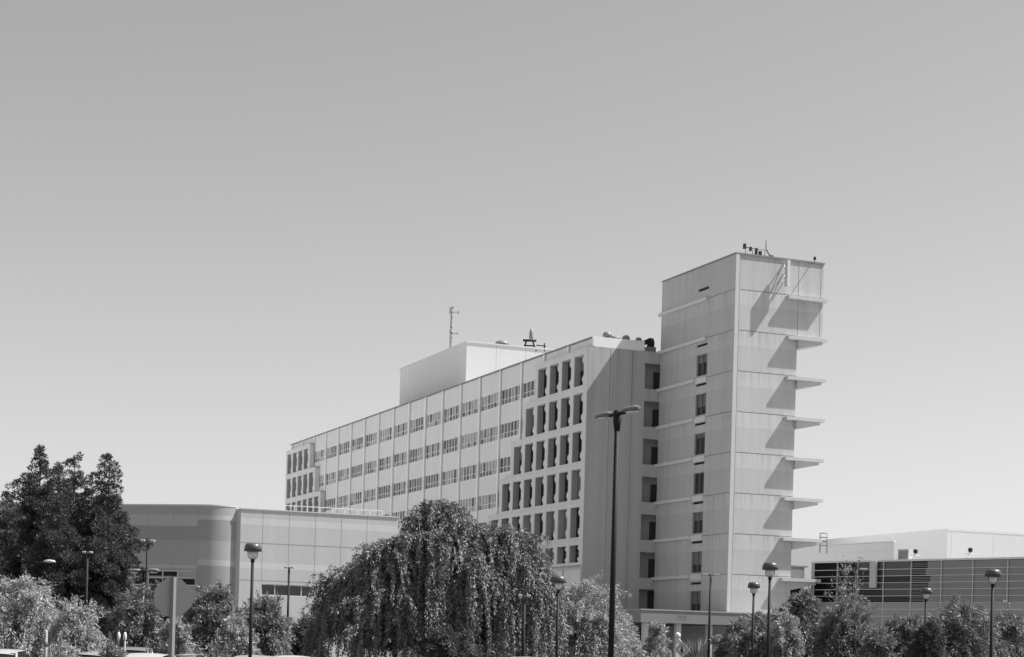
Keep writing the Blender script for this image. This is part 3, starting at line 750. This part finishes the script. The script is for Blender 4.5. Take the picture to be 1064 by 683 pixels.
q = MB(); q.prism([(0,h-1.05),(0.50,h-0.52),(0,h),(-0.50,h-0.52)], 0, 0.01, 0, axis='y'); q.prism([(0,h-0.90),(0.37,h-0.52),(0,h-0.14),(-0.37,h-0.52)], -0.004, -0.001, 1, axis='y'); q.prism([(0,h-0.84),(0.32,h-0.52),(0,h-0.20),(-0.32,h-0.52)], -0.008, -0.005, 0, axis='y')
q.prism([(-0.06,h-0.74),(0.06,h-0.74),(0.08,h-0.45),(-0.08,h-0.45)], -0.012, -0.009, 1, axis='y'); q.lathe([(0.06,0),(0.06,0.09)], (0,-0.01,h-0.41), 10, 1)
q.build('sign_plate', [M['offwhite'], M['metal_dark']], o)
MB().box(-0.03,0.03,0.012,0.06,0,h-0.05).build('post', M['metal_grey'], o)
MB().lathe([(0.05,0),(0.17,0.1),(0.17,0.28),(0.06,0.36)], (-0.28,0.03,h+0.18), 12).tube((0,0.03,h-0.05),(-0.28,0.03,h+0.2),0.03).build('beacon', M['white'], o)
loc, h = base_of(48, 654.5, 37)
o = thing('marker_post', 'pale slim marker post standing in front of the left pale tree', 'post', loc)
MB().lathe([(0.034,0),(0.034,h-0.04),(0.015,h)], n=10).build('post', M['sign_back'], o); MB().lathe([(0.036,h-0.35),(0.036,h-0.2)], n=10).build('band', M['metal_grey'], o)
for px, lab in ((123.5, 'left of two pale parking meters beside the dark trunk'), (130, 'right of two pale parking meters beside the dark trunk')):
    loc, h = base_of(px, 657, 62)
    o = thing('parking_meter', lab, 'parking meter', loc, 0, 'pair of parking meters')
    MB().tube((0,0,0),(0,0,h-0.3),0.035).build('post', M['metal_grey'], o)
    MB().lathe([(0.03,h-0.30),(0.055,h-0.25),(0.06,h-0.10),(0.03,h)], n=12).build('meter_head', M['offwhite'], o)

# ------------------------------------------------------------------ cars
def car_body(L=4.5, W=1.78, H=1.47):
    """returns dict of meshes for a hatchback lofted across its width; x = length, front at +x"""
    lower = [(-L/2,0.35),(-L/2-0.02,0.62),(-L/2+0.08,0.90),(-L/2+0.5,0.97),(0.75,0.95),(L/2-0.45,0.80),(L/2-0.05,0.66),(L/2,0.40),(L/2-0.1,0.22),(-L/2+0.1,0.22)]
    b = MB(); st_ = [(-W/2,0.93),(-W/2+0.07,1.0),(0,1.01),(W/2-0.07,1.0),(W/2,0.93)]
    n = len(lower)
    for y, sc_ in st_:
        for x, z_ in lower: b.v.append((x*(0.985 if sc_ < 1 else 1), y, 0.22+(z_-0.22)*sc_))
    for j in range(len(st_)-1):
        for i in range(n): b.face([j*n+i, j*n+(i+1)%n, (j+1)*n+(i+1)%n, (j+1)*n+i], 0, True)
    b.face(list(range(n))); b.face([(len(st_)-1)*n+i for i in range(n)][::-1])
    cab = [(-L/2+0.18,0.95),(-L/2+0.62,H-0.10),(-0.6,H-0.02),(0.15,H-0.05),(1.05,0.93)]
    gl = MB(); rf = MB()
    hw0, hw1 = W/2-0.07, W/2-0.24
    def Y_(z_): return hw0 + (hw1-hw0)*(z_-0.93)/(H-0.93)
    for mb, ps in ((gl, cab),):
        nn_ = len(ps)
        for s in (-1, 1): mb.v += [(x, s*Y_(z_), z_) for x, z_ in ps]
        mb.face(list(range(nn_))); mb.face(list(range(nn_, 2*nn_))[::-1])
        for i in range(nn_): mb.face([i, nn_+i, nn_+(i+1)%nn_, (i+1)%nn_])
    top = [(-L/2+0.55,H-0.12),(-L/2+0.75,H-0.02),(-0.6,H+0.03),(0.1,H),(0.3,H-0.1)]
    for y in (-hw1-0.03, -hw1*0.6, 0, hw1*0.6, hw1+0.03):
        dz = -0.035*(abs(y)/hw1)**2
        rf.v += [(x, y, z_+dz) for x, z_ in top]
    m_ = len(top)
    for j in range(4):
        for i in range(m_-1): rf.face([j*m_+i, j*m_+i+1, (j+1)*m_+i+1, (j+1)*m_+i], 0, True)
    for s in (-1, 1):                                       # pillars
        for (xa, za), (xb, zb_) in (((-L/2+0.2,0.95),(-L/2+0.62,H-0.1)), ((-0.35,0.95),(-0.45,H-0.03)), ((1.0,0.95),(0.2,H-0.06))):
            rf.tube((xa, s*(Y_(za)+0.01), za), (xb, s*(Y_(zb_)+0.01), zb_), 0.045, 0.04, 6)
    return b, gl, rf
def wheels(o, L, W):
    for x in (-L/2+0.82, L/2-0.85):
        for s in (-1, 1):
            y0, y1 = s*(W/2-0.2), s*(W/2+0.0)
            wh = MB().tube((x,y0,0.32),(x,y1,0.32),0.32,0.32,18).build('wheel', M['rubber'], o)
            MB().tube((x,y1,0.32),(x,y1+s*0.012,0.32),0.2,0.18,14).build('rim', M['metal_pale'], wh)
paints = {k_: mat('car_paint_'+k_, v_, 0.03, 0.22, 1, spec=0.6) for k_, v_ in (('white',0.42),('silver',0.28),('grey',0.18),('black',0.025))}
def make_car(lab, paint, loc, rot, L=4.5, W=1.78, H=1.47):
    o = thing('parked_car', lab, 'car', loc, rot, 'cars parked along the shrubs')
    b, gl, rf = car_body(L, W, H)
    b.build('body', paint, o); gl.build('windows', M['car_glass'], o); rf.build('car_roof', paint, o)
    wheels(o, L, W)
    for s in (-1, 1):
        MB().box(L/2-0.10, L/2+0.0, s*W/2*0.95-s*0.42, s*W/2*0.95, 0.60, 0.70).build('headlight', M['lens'], o, bevel=0.02)
        MB().box(-L/2-0.01, -L/2+0.08, s*W/2*0.95-s*0.25, s*W/2*0.95, 0.62, 0.86).build('tail_light', M['metal_grey'], o, bevel=0.02)
        MB().box(0.62, 0.80, s*(W/2-0.02), s*(W/2+0.16), 0.92, 1.06).build('mirror', paint, o, bevel=0.03)
    return o
cars = [(13, 60, 'white', 'white car at the far left edge of the frame', 1.47), (58, 70, 'grey', 'grey car under the left pale tree', 1.45), (101, 61, 'silver', 'silver car parked between the pale tree and the parking meters', 1.5),
        (137, 72, 'grey', 'grey car parked behind the parking meters', 1.62), (158, 58, 'white', 'white car parked just left of the octagonal sign post', 1.47), (204, 60, 'silver', 'silver car just right of the octagonal sign post', 1.47),
        (270, 63, 'silver', 'silver car parked by the foot of the dome lamp before the low building', 1.47), (303, 68, 'white', 'white car at the left foot of the weeping tree', 1.47),
        (549, 67, 'white', 'white car with a rounded roof beneath the right side of the weeping tree', 1.66), (655, 106, 'black', 'dark tall car behind the foot of the tallest lamp', 2.0)]
for i, (px, Y, pc, lab, H_) in enumerate(cars):
    p_ = at(px, 680, Y); make_car(lab, paints[pc], (p_.x, Y, GZ+0.004), R(-90 + (i*37 % 9) - 4) if i % 2 else R(90 + (i*23 % 9) - 4), H=H_)

# ------------------------------------------------------------------ vegetation
def leaf_mesh(name, P, D, ln, wd, m, parent, seed):
    """rhombic leaves at points P pointing along D"""
    g_ = np.random.default_rng(seed); n = len(P)
    D = D / (np.linalg.norm(D, axis=1, keepdims=True) + 1e-9)
    r_ = g_.normal(size=(n,3)); S = np.cross(D, r_); S /= (np.linalg.norm(S, axis=1, keepdims=True) + 1e-9)
    l = (ln*(0.65+0.7*g_.random(n)))[:,None]; w_ = (wd*(0.65+0.7*g_.random(n)))[:,None]
    V = np.empty((n,4,3)); V[:,0] = P; V[:,1] = P + D*l*0.5 + S*w_*0.5; V[:,2] = P + D*l; V[:,3] = P + D*l*0.5 - S*w_*0.5
    me = bpy.data.meshes.new(name)
    me.vertices.add(4*n); me.vertices.foreach_set('co', V.reshape(-1).astype(np.float32))
    me.loops.add(4*n); me.loops.foreach_set('vertex_index', np.arange(4*n, dtype=np.int32))
    me.polygons.add(n); me.polygons.foreach_set('loop_start', np.arange(0,4*n,4,dtype=np.int32)); me.polygons.foreach_set('loop_total', np.full(n,4,dtype=np.int32))
    me.materials.append(m); me.update(calc_edges=True); me.validate()
    o_ = bpy.data.objects.new(name, me); COL.objects.link(o_); o_.parent = parent
    return o_

def pine(px, py, Y, hw, low_py, lab, seed):
    g_ = np.random.default_rng(seed); loc, h_ = base_of(px, py, Y)
    o_ = thing('pine_tree', lab, 'tree', loc, 0, 'dark pines at the left')
    k_ = Y/FPX; r0 = hw*k_; zl = at(px, low_py, Y).z - GZ
    t = MB(); t.path([(0,0,0),(0.05,0.03,h_*0.45),(0,0,h_*0.97)], [0.26,0.15,0.02], 9)
    P = []; D = []
    nz = int((h_-zl)/0.42)
    for i in range(nz):
        f_ = i/(nz-1); z_ = zl + (h_-0.45-zl)*f_
        lump = 0.80+0.30*math.sin(f_*11+seed*1.7)+0.12*g_.normal()
        rad = r0*1.12*(1-f_)**0.85*lump*(1 if f_ > 0.15 else 0.6+2.6*f_) + 0.05
        nb = max(3, int(2.5+5.5*rad/2.0))
        a0 = g_.random()*6.28
        for j in range(nb):
            a = a0 + 6.283*j/nb + g_.normal()*0.3; rr = rad*(0.60+0.6*g_.random()); up = 0.18 + 0.25*g_.random()
            tip = np.array([rr*math.cos(a), rr*math.sin(a), z_ + rr*up])
            if f_ < 0.92: t.tube((0,0,z_), tuple(tip*0.98 + np.array([0,0,z_])*0.02), 0.05, 0.02, 5, 0, False)
            for q_ in ((1.0, 0.55) if rad > 1.0 else (1.0,)):
                c_ = np.array([0,0,z_])*(1-q_) + tip*q_ + g_.normal(size=3)*0.12; cr = (0.30+0.30*g_.random())*(1.05-0.62*f_**2)
                n_ = int(330*(cr/0.4)**2)
                dv = g_.normal(size=(n_,3)); dv /= np.linalg.norm(dv,axis=1,keepdims=True)
                P.append(c_ + dv*cr*(0.30+0.70*g_.random((n_,1))**0.6)*np.array([1,1,0.7])); D.append(dv + np.array([0,0,0.6]) + g_.normal(size=(n_,3))*0.4)
    t.build('trunk', M['bark'], o_)
    leaf_mesh('crown', np.concatenate(P), np.concatenate(D), 0.17, 0.05, M['leaf_pine'], o_, seed)

def sprays(px, py, Y, hw, name, lab, cat, seed, leaf, n=170, ll=0.2, lw=0.07, droop=0.5, low=0.12, dens=1.0, stems=5, bark='bark_pale', group=None, flat=1.0, open_=0.0):
    """bushy tree of arching leafy branches"""
    g_ = np.random.default_rng(seed); loc, h_ = base_of(px, py, Y)
    o_ = thing(name, lab, cat, loc, 0, group)
    r0 = hw*Y/FPX; t = MB(); P = []; D = []
    forks = []
    for i in range(stems):
        a = 6.283*i/stems + g_.random(); f0 = np.array([r0*0.28*math.cos(a), r0*0.28*math.sin(a), h_*(0.30+0.2*g_.random())])
        t.path([(0.06*math.cos(a),0.06*math.sin(a),0), tuple(f0*np.array([0.6,0.6,0.55])), tuple(f0)], [0.07+0.012*h_,0.06,0.045], 7); forks.append(f0)
    lobes = [(g_.random()*6.283, 0.72+0.4*g_.random()) for _ in range(7)]
    for i in range(n):
        a = g_.random()*6.283; el = math.asin(min(1, max(-0.7, -0.55+1.55*g_.random())))
        lob_ = max(0.72, max(s_*(0.5+0.5*math.cos(a-b_)) for b_, s_ in lobes)) * (0.72+0.42*g_.random())
        end = np.array([r0*lob_*math.cos(el)*math.cos(a), r0*lob_*math.cos(el)*math.sin(a)*flat, h_*(0.46 + 0.54*math.sin(el)*min(1.04, 0.55+0.5*lob_))])
        if g_.random() < 0.13: end = end*np.array([1.18,1.18,1.08])
        f0 = forks[int(g_.integers(stems))]; mid = (f0+end)/2 + np.array([0,0,0.18*h_*(0.5+g_.random())])
        m_ = 12; ts = np.linspace(0.0,1,m_)[:,None]
        C_ = (1-ts)**2*f0 + 2*ts*(1-ts)*mid + ts**2*end
        C_[:,2] -= droop*h_*0.22*(ts[:,0]**3)*(1-0.6*max(0,math.sin(el))); C_[:,2] = np.maximum(C_[:,2], low*h_*0.4+0.05)
        if i % 4 == 0: t.path([tuple(C_[q_]) for q_ in (0,4,8,11)], [0.04,0.03,0.018,0.008], 4)
        for q_ in range(3, m_):
            c_ = C_[q_]; dr = C_[q_]-C_[q_-1]; dr = dr/(np.linalg.norm(dr)+1e-6)
            k_ = int((11+9*ts[q_,0]-9*ts[q_,0]**6)*dens)
            P.append(c_ + g_.normal(size=(k_,3))*0.09*(0.6+0.2*h_/2)*(1.25-0.6*ts[q_,0])); D.append(dr + g_.normal(size=(k_,3))*0.75 + np.array([0,0,-0.35*droop]))
    t.build('trunk', M[bark], o_)
    P = np.concatenate(P); D = np.concatenate(D); P[:,2] = np.maximum(P[:,2], 0.04)
    leaf_mesh('crown', P, D, ll, lw, M[leaf], o_, seed)
    return o_

def weeping(px, py, Y, hw, lab, seed, subs, leaf='leaf_weep', low=0.15):
    """arching limbs that carry hanging tufts"""
    g_ = np.random.default_rng(seed); loc, h_ = base_of(px, py, Y)
    o_ = thing('weeping_tree', lab, 'tree', loc, 0)
    k_ = Y/FPX; t = MB(); P = []; D = []; H0 = h_
    t.path([(0,0,0),(0.1,0,h_*0.2),(0,0,h_*0.34)], [0.34,0.27,0.22], 10)
    todo = []
    for dx, hs, r_, n_ in subs:
        org = np.array([dx*k_, g_.normal()*0.5, H0*hs*0.42]); ph_ = g_.random(4)*6.283
        t.path([(0,0,H0*0.30), tuple(org*np.array([0.55,0.55,0.9])), tuple(org)], [0.2,0.16,0.12], 8)
        todo += [(i, n_, org, H0*hs, r_*k_, ph_) for i in range(n_)]
    for i, limbs, top, h_, r0, ph_ in todo:
        a = 6.283*(i*0.618 % 1) + g_.normal()*0.2; f_ = math.sqrt((i+0.3)/limbs)
        bump = 1 + 0.12*math.sin(2*a+ph_[0]) + 0.11*math.sin(3*a+ph_[1]) + 0.07*math.sin(5*a+ph_[2])
        R_ = r0*f_*bump*(0.75+0.40*g_.random())
        apex = min(h_*(0.97 - 0.28*f_**1.4 + 0.07*g_.normal()*(0.35+f_)), h_*0.985)
        ts = np.linspace(0,1,11)[:,None]
        e = np.array([top[0] + R_*math.cos(a), top[1] + R_*math.sin(a), apex-0.16*h_*f_]); mid = np.array([(e[0]+top[0])*0.5, (e[1]+top[1])*0.5, apex+0.16*h_])
        C_ = (1-ts)**2*top + 2*ts*(1-ts)*mid + ts**2*e
        t.path([tuple(C_[q_]) for q_ in (0,2,4,6,8,10)], [0.10,0.075,0.055,0.04,0.025,0.01], 5)
        od = np.array([math.cos(a),math.sin(a),0])
        for q_ in range(3, 11):
            if g_.random() < 0.15: continue
            tc = C_[q_] + g_.normal(size=3)*np.array([0.22,0.22,0.1])
            tl_ = (0.35+1.9*g_.random()**1.8)*(0.5+0.8*f_)*h_/7.5*(1.5 if q_ > 8 else 1)
            for s_ in range(int(g_.integers(4, 8))):
                p_ = tc + g_.normal(size=3)*np.array([0.16,0.16,0.08])
                ln = min(tl_*(0.6+0.6*g_.random()), max(0.25, p_[2]-low))
                m_ = int(ln/0.05)+4; tt_ = np.linspace(0,1,m_)[:,None]
                out = od*(0.25+0.5*g_.random()) + g_.normal(size=3)*np.array([0.28,0.28,0])
                S_ = p_ + out*tt_**0.7*0.8 + np.array([0,0,-1])*ln*tt_**1.6 + np.array([0,0,0.32])*np.sin(tt_*2.4)*0.6
                tn = np.gradient(S_, axis=0); tn /= (np.linalg.norm(tn,axis=1,keepdims=True)+1e-6)
                for rep_ in range(4):
                    P.append(S_ + g_.normal(size=S_.shape)*0.035); D.append(tn + g_.normal(size=S_.shape)*0.5)
    t.build('trunk', M['bark'], o_)
    P = np.concatenate(P); D = np.concatenate(D); P[:,2] = np.maximum(P[:,2], 0.03)
    leaf_mesh('crown', P, D, 0.15, 0.042, M[leaf], o_, seed)

pine(42, 459, 104, 42, 640, 'tallest dark pine, its pointed top leftmost of the three peaks', 11)
pine(78, 470, 110, 40, 636, 'dark pine in the middle of the clump with the blunt lower top', 12)
pine(114, 466, 106, 42, 642, 'dark pine on the right of the clump beside the low building', 13)
pine(8, 505, 112, 38, 640, 'shorter dark pine cut by the left edge of the frame', 14)
pine(61, 479, 107, 34, 640, 'dark pine between the leftmost and the middle peak, lower than both', 17)
pine(96, 488, 108, 34, 640, 'dark pine in the dip between the middle and the right peak', 18)
pine(60, 515, 98, 40, 650, 'dark pine in front of the clump, no peak of its own', 15)
pine(110, 528, 99, 46, 655, 'low dark pine filling the gap under the two right peaks', 16)
sprays(18, 593, 62, 62, 'pale_tree', 'broad pale grey feathery tree at the left edge', 'tree', 21, 'leaf_pale', 260, 0.17, 0.045, 0.9)
sprays(80, 611, 60, 34, 'pale_tree', 'narrower pale feathery tree with bare stems beside the parking meters', 'tree', 22, 'leaf_pale', 120, 0.16, 0.04, 1.0, dens=0.7)
sprays(146, 606, 76, 27, 'shrub', 'ragged shrub behind the octagonal sign', 'shrub', 23, 'leaf_mid', 110, 0.20, 0.045)
sprays(172, 604, 86, 36, 'bushy_tree', 'dark bushy tree directly behind the octagonal sign', 'tree', 59, 'leaf_dark', 150, 0.22, 0.05)
sprays(183, 640, 74, 20, 'shrub', 'low shrub directly under the octagonal sign plate', 'shrub', 33, 'leaf_pale', 80, 0.16, 0.05)
sprays(224, 609, 80, 44, 'bushy_tree', 'bushy tree just right of the octagonal sign', 'tree', 24, 'leaf_mid', 230, 0.22, 0.05, 0.6)
sprays(276, 617, 82, 34, 'bushy_tree', 'bushy tree on the right of the dome lamp pole', 'tree', 25, 'leaf_mid', 170, 0.22, 0.05, 0.6)
sprays(318, 638, 84, 26, 'shrub', 'small dark shrub left of the weeping tree', 'shrub', 26, 'leaf_dark', 120, 0.20, 0.045)
weeping(458, 521, 75, 90, 'great dark weeping tree spreading in the middle in front of the long block', 31, [(0,1.0,62,62),(60,0.87,52,44),(86,0.76,34,28),(-50,0.80,44,36),(-90,0.64,34,26)])
sprays(606, 598, 88, 56, 'pale_tree', 'pale feathery tree between the weeping tree and the tallest lamp', 'tree', 27, 'leaf_pale', 260, 0.20, 0.055, 0.7)
sprays(548, 640, 84, 26, 'shrub', 'shrub under the right flank of the weeping tree', 'shrub', 28, 'leaf_mid', 110, 0.22, 0.05)
sprays(645, 640, 92, 20, 'shrub', 'low pale shrub at the foot of the tallest lamp', 'shrub', 34, 'leaf_pale', 80, 0.18, 0.05)
sprays(681, 646, 120, 17, 'young_tree', 'young forked tree with a small pale crown below the canopy end', 'tree', 29, 'leaf_pale', 70, 0.2, 0.07, 0.4, stems=2)
sprays(755, 652, 100, 18, 'young_tree', 'young pale stemmed tree right of the slim lamp under the canopy', 'tree', 35, 'leaf_mid', 60, 0.2, 0.07, 0.4, stems=2)
sprays(790, 636, 96, 38, 'shrub', 'low shrub mass at the feet of the two tower lamps', 'shrub', 30, 'leaf_mid', 180, 0.24, 0.05)
sprays(838, 612, 96, 34, 'bushy_tree', 'bushy tree in front of the link building', 'tree', 41, 'leaf_mid', 200, 0.30, 0.065, 0.5)
sprays(880, 622, 92, 32, 'bushy_tree', 'bushy tree around the foot of the thin young tree', 'tree', 42, 'leaf_mid', 200, 0.26, 0.055, 0.5)
sprays(880, 580, 97, 24, 'young_tree', 'thin sparse young tree reaching up the dark glazed wall', 'tree', 43, 'leaf_mid', 70, 0.18, 0.07, 0.2, dens=0.32, stems=3)
sprays(940, 640, 90, 34, 'bushy_tree', 'bushy tree left of the shorter lamp before the glazed wall', 'tree', 44, 'leaf_mid', 200, 0.26, 0.055, 0.6)
sprays(996, 621, 88, 46, 'bushy_tree', 'bushy tree between the two lamps before the glazed wall', 'tree', 45, 'leaf_mid', 200, 0.26, 0.055, 0.6, dens=0.8)
sprays(818, 634, 94, 24, 'shrub', 'pale tipped shrub filling the gap below the taller tower lamp', 'shrub', 47, 'leaf_pale', 120, 0.17, 0.05)
sprays(912, 650, 88, 22, 'shrub', 'low shrub in the gap between two bushy trees by the glazed wall', 'shrub', 48, 'leaf_mid', 110, 0.20, 0.045)
sprays(966, 640, 86, 20, 'shrub', 'low dark shrub at the foot of the shorter right lamp', 'shrub', 49, 'leaf_dark', 110, 0.20, 0.045)
sprays(1028, 640, 90, 22, 'shrub', 'low shrub at the foot of the lamp furthest right', 'shrub', 51, 'leaf_mid', 110, 0.20, 0.045)
sprays(245, 640, 76, 22, 'shrub', 'low pale shrub at the foot of the left dome lamp', 'shrub', 53, 'leaf_pale', 100, 0.16, 0.05)
sprays(470, 652, 72, 34, 'shrub', 'low dark shrub around the trunk of the great weeping tree', 'shrub', 55, 'leaf_dark', 140, 0.20, 0.045)
sprays(62, 664, 52, 24, 'shrub', 'thin low shrub at the foot of the marker post', 'shrub', 56, 'leaf_pale', 60, 0.14, 0.035, dens=0.6)
sprays(118, 668, 52, 20, 'shrub', 'thin low shrub below the parking meters', 'shrub', 57, 'leaf_mid', 60, 0.14, 0.035, dens=0.6)
sprays(225, 668, 50, 26, 'shrub', 'thin low shrub right of the sign post, nearest the camera', 'shrub', 58, 'leaf_mid', 70, 0.14, 0.035, dens=0.6)
sprays(1050, 628, 96, 30, 'shrub', 'dull shrub at the right edge of the frame', 'shrub', 46, 'leaf_mid', 120, 0.18, 0.06, dens=0.8)
# spiky upright plant
loc, h = base_of(726, 652, 116)
o = thing('spiky_plant', 'upright spiky plant with long narrow leaves beside the diamond sign', 'plant', loc)
g_ = np.random.default_rng(50); n = 420
a = g_.random(n)*6.283; rr = 0.55*np.sqrt(g_.random(n))
P = np.stack([rr*np.cos(a), rr*np.sin(a), h*0.05+g_.random(n)*h*0.55], 1); D = np.stack([0.35*np.cos(a), 0.35*np.sin(a), np.ones(n)], 1) + g_.normal(size=(n,3))*0.15
leaf_mesh('leaves', P, D, 0.9, 0.07, M['leaf_mid'], o, 50)
MB().tube((0,0,0),(0,0,h*0.5),0.12,0.06).build('stem', M['bark_pale'], o)
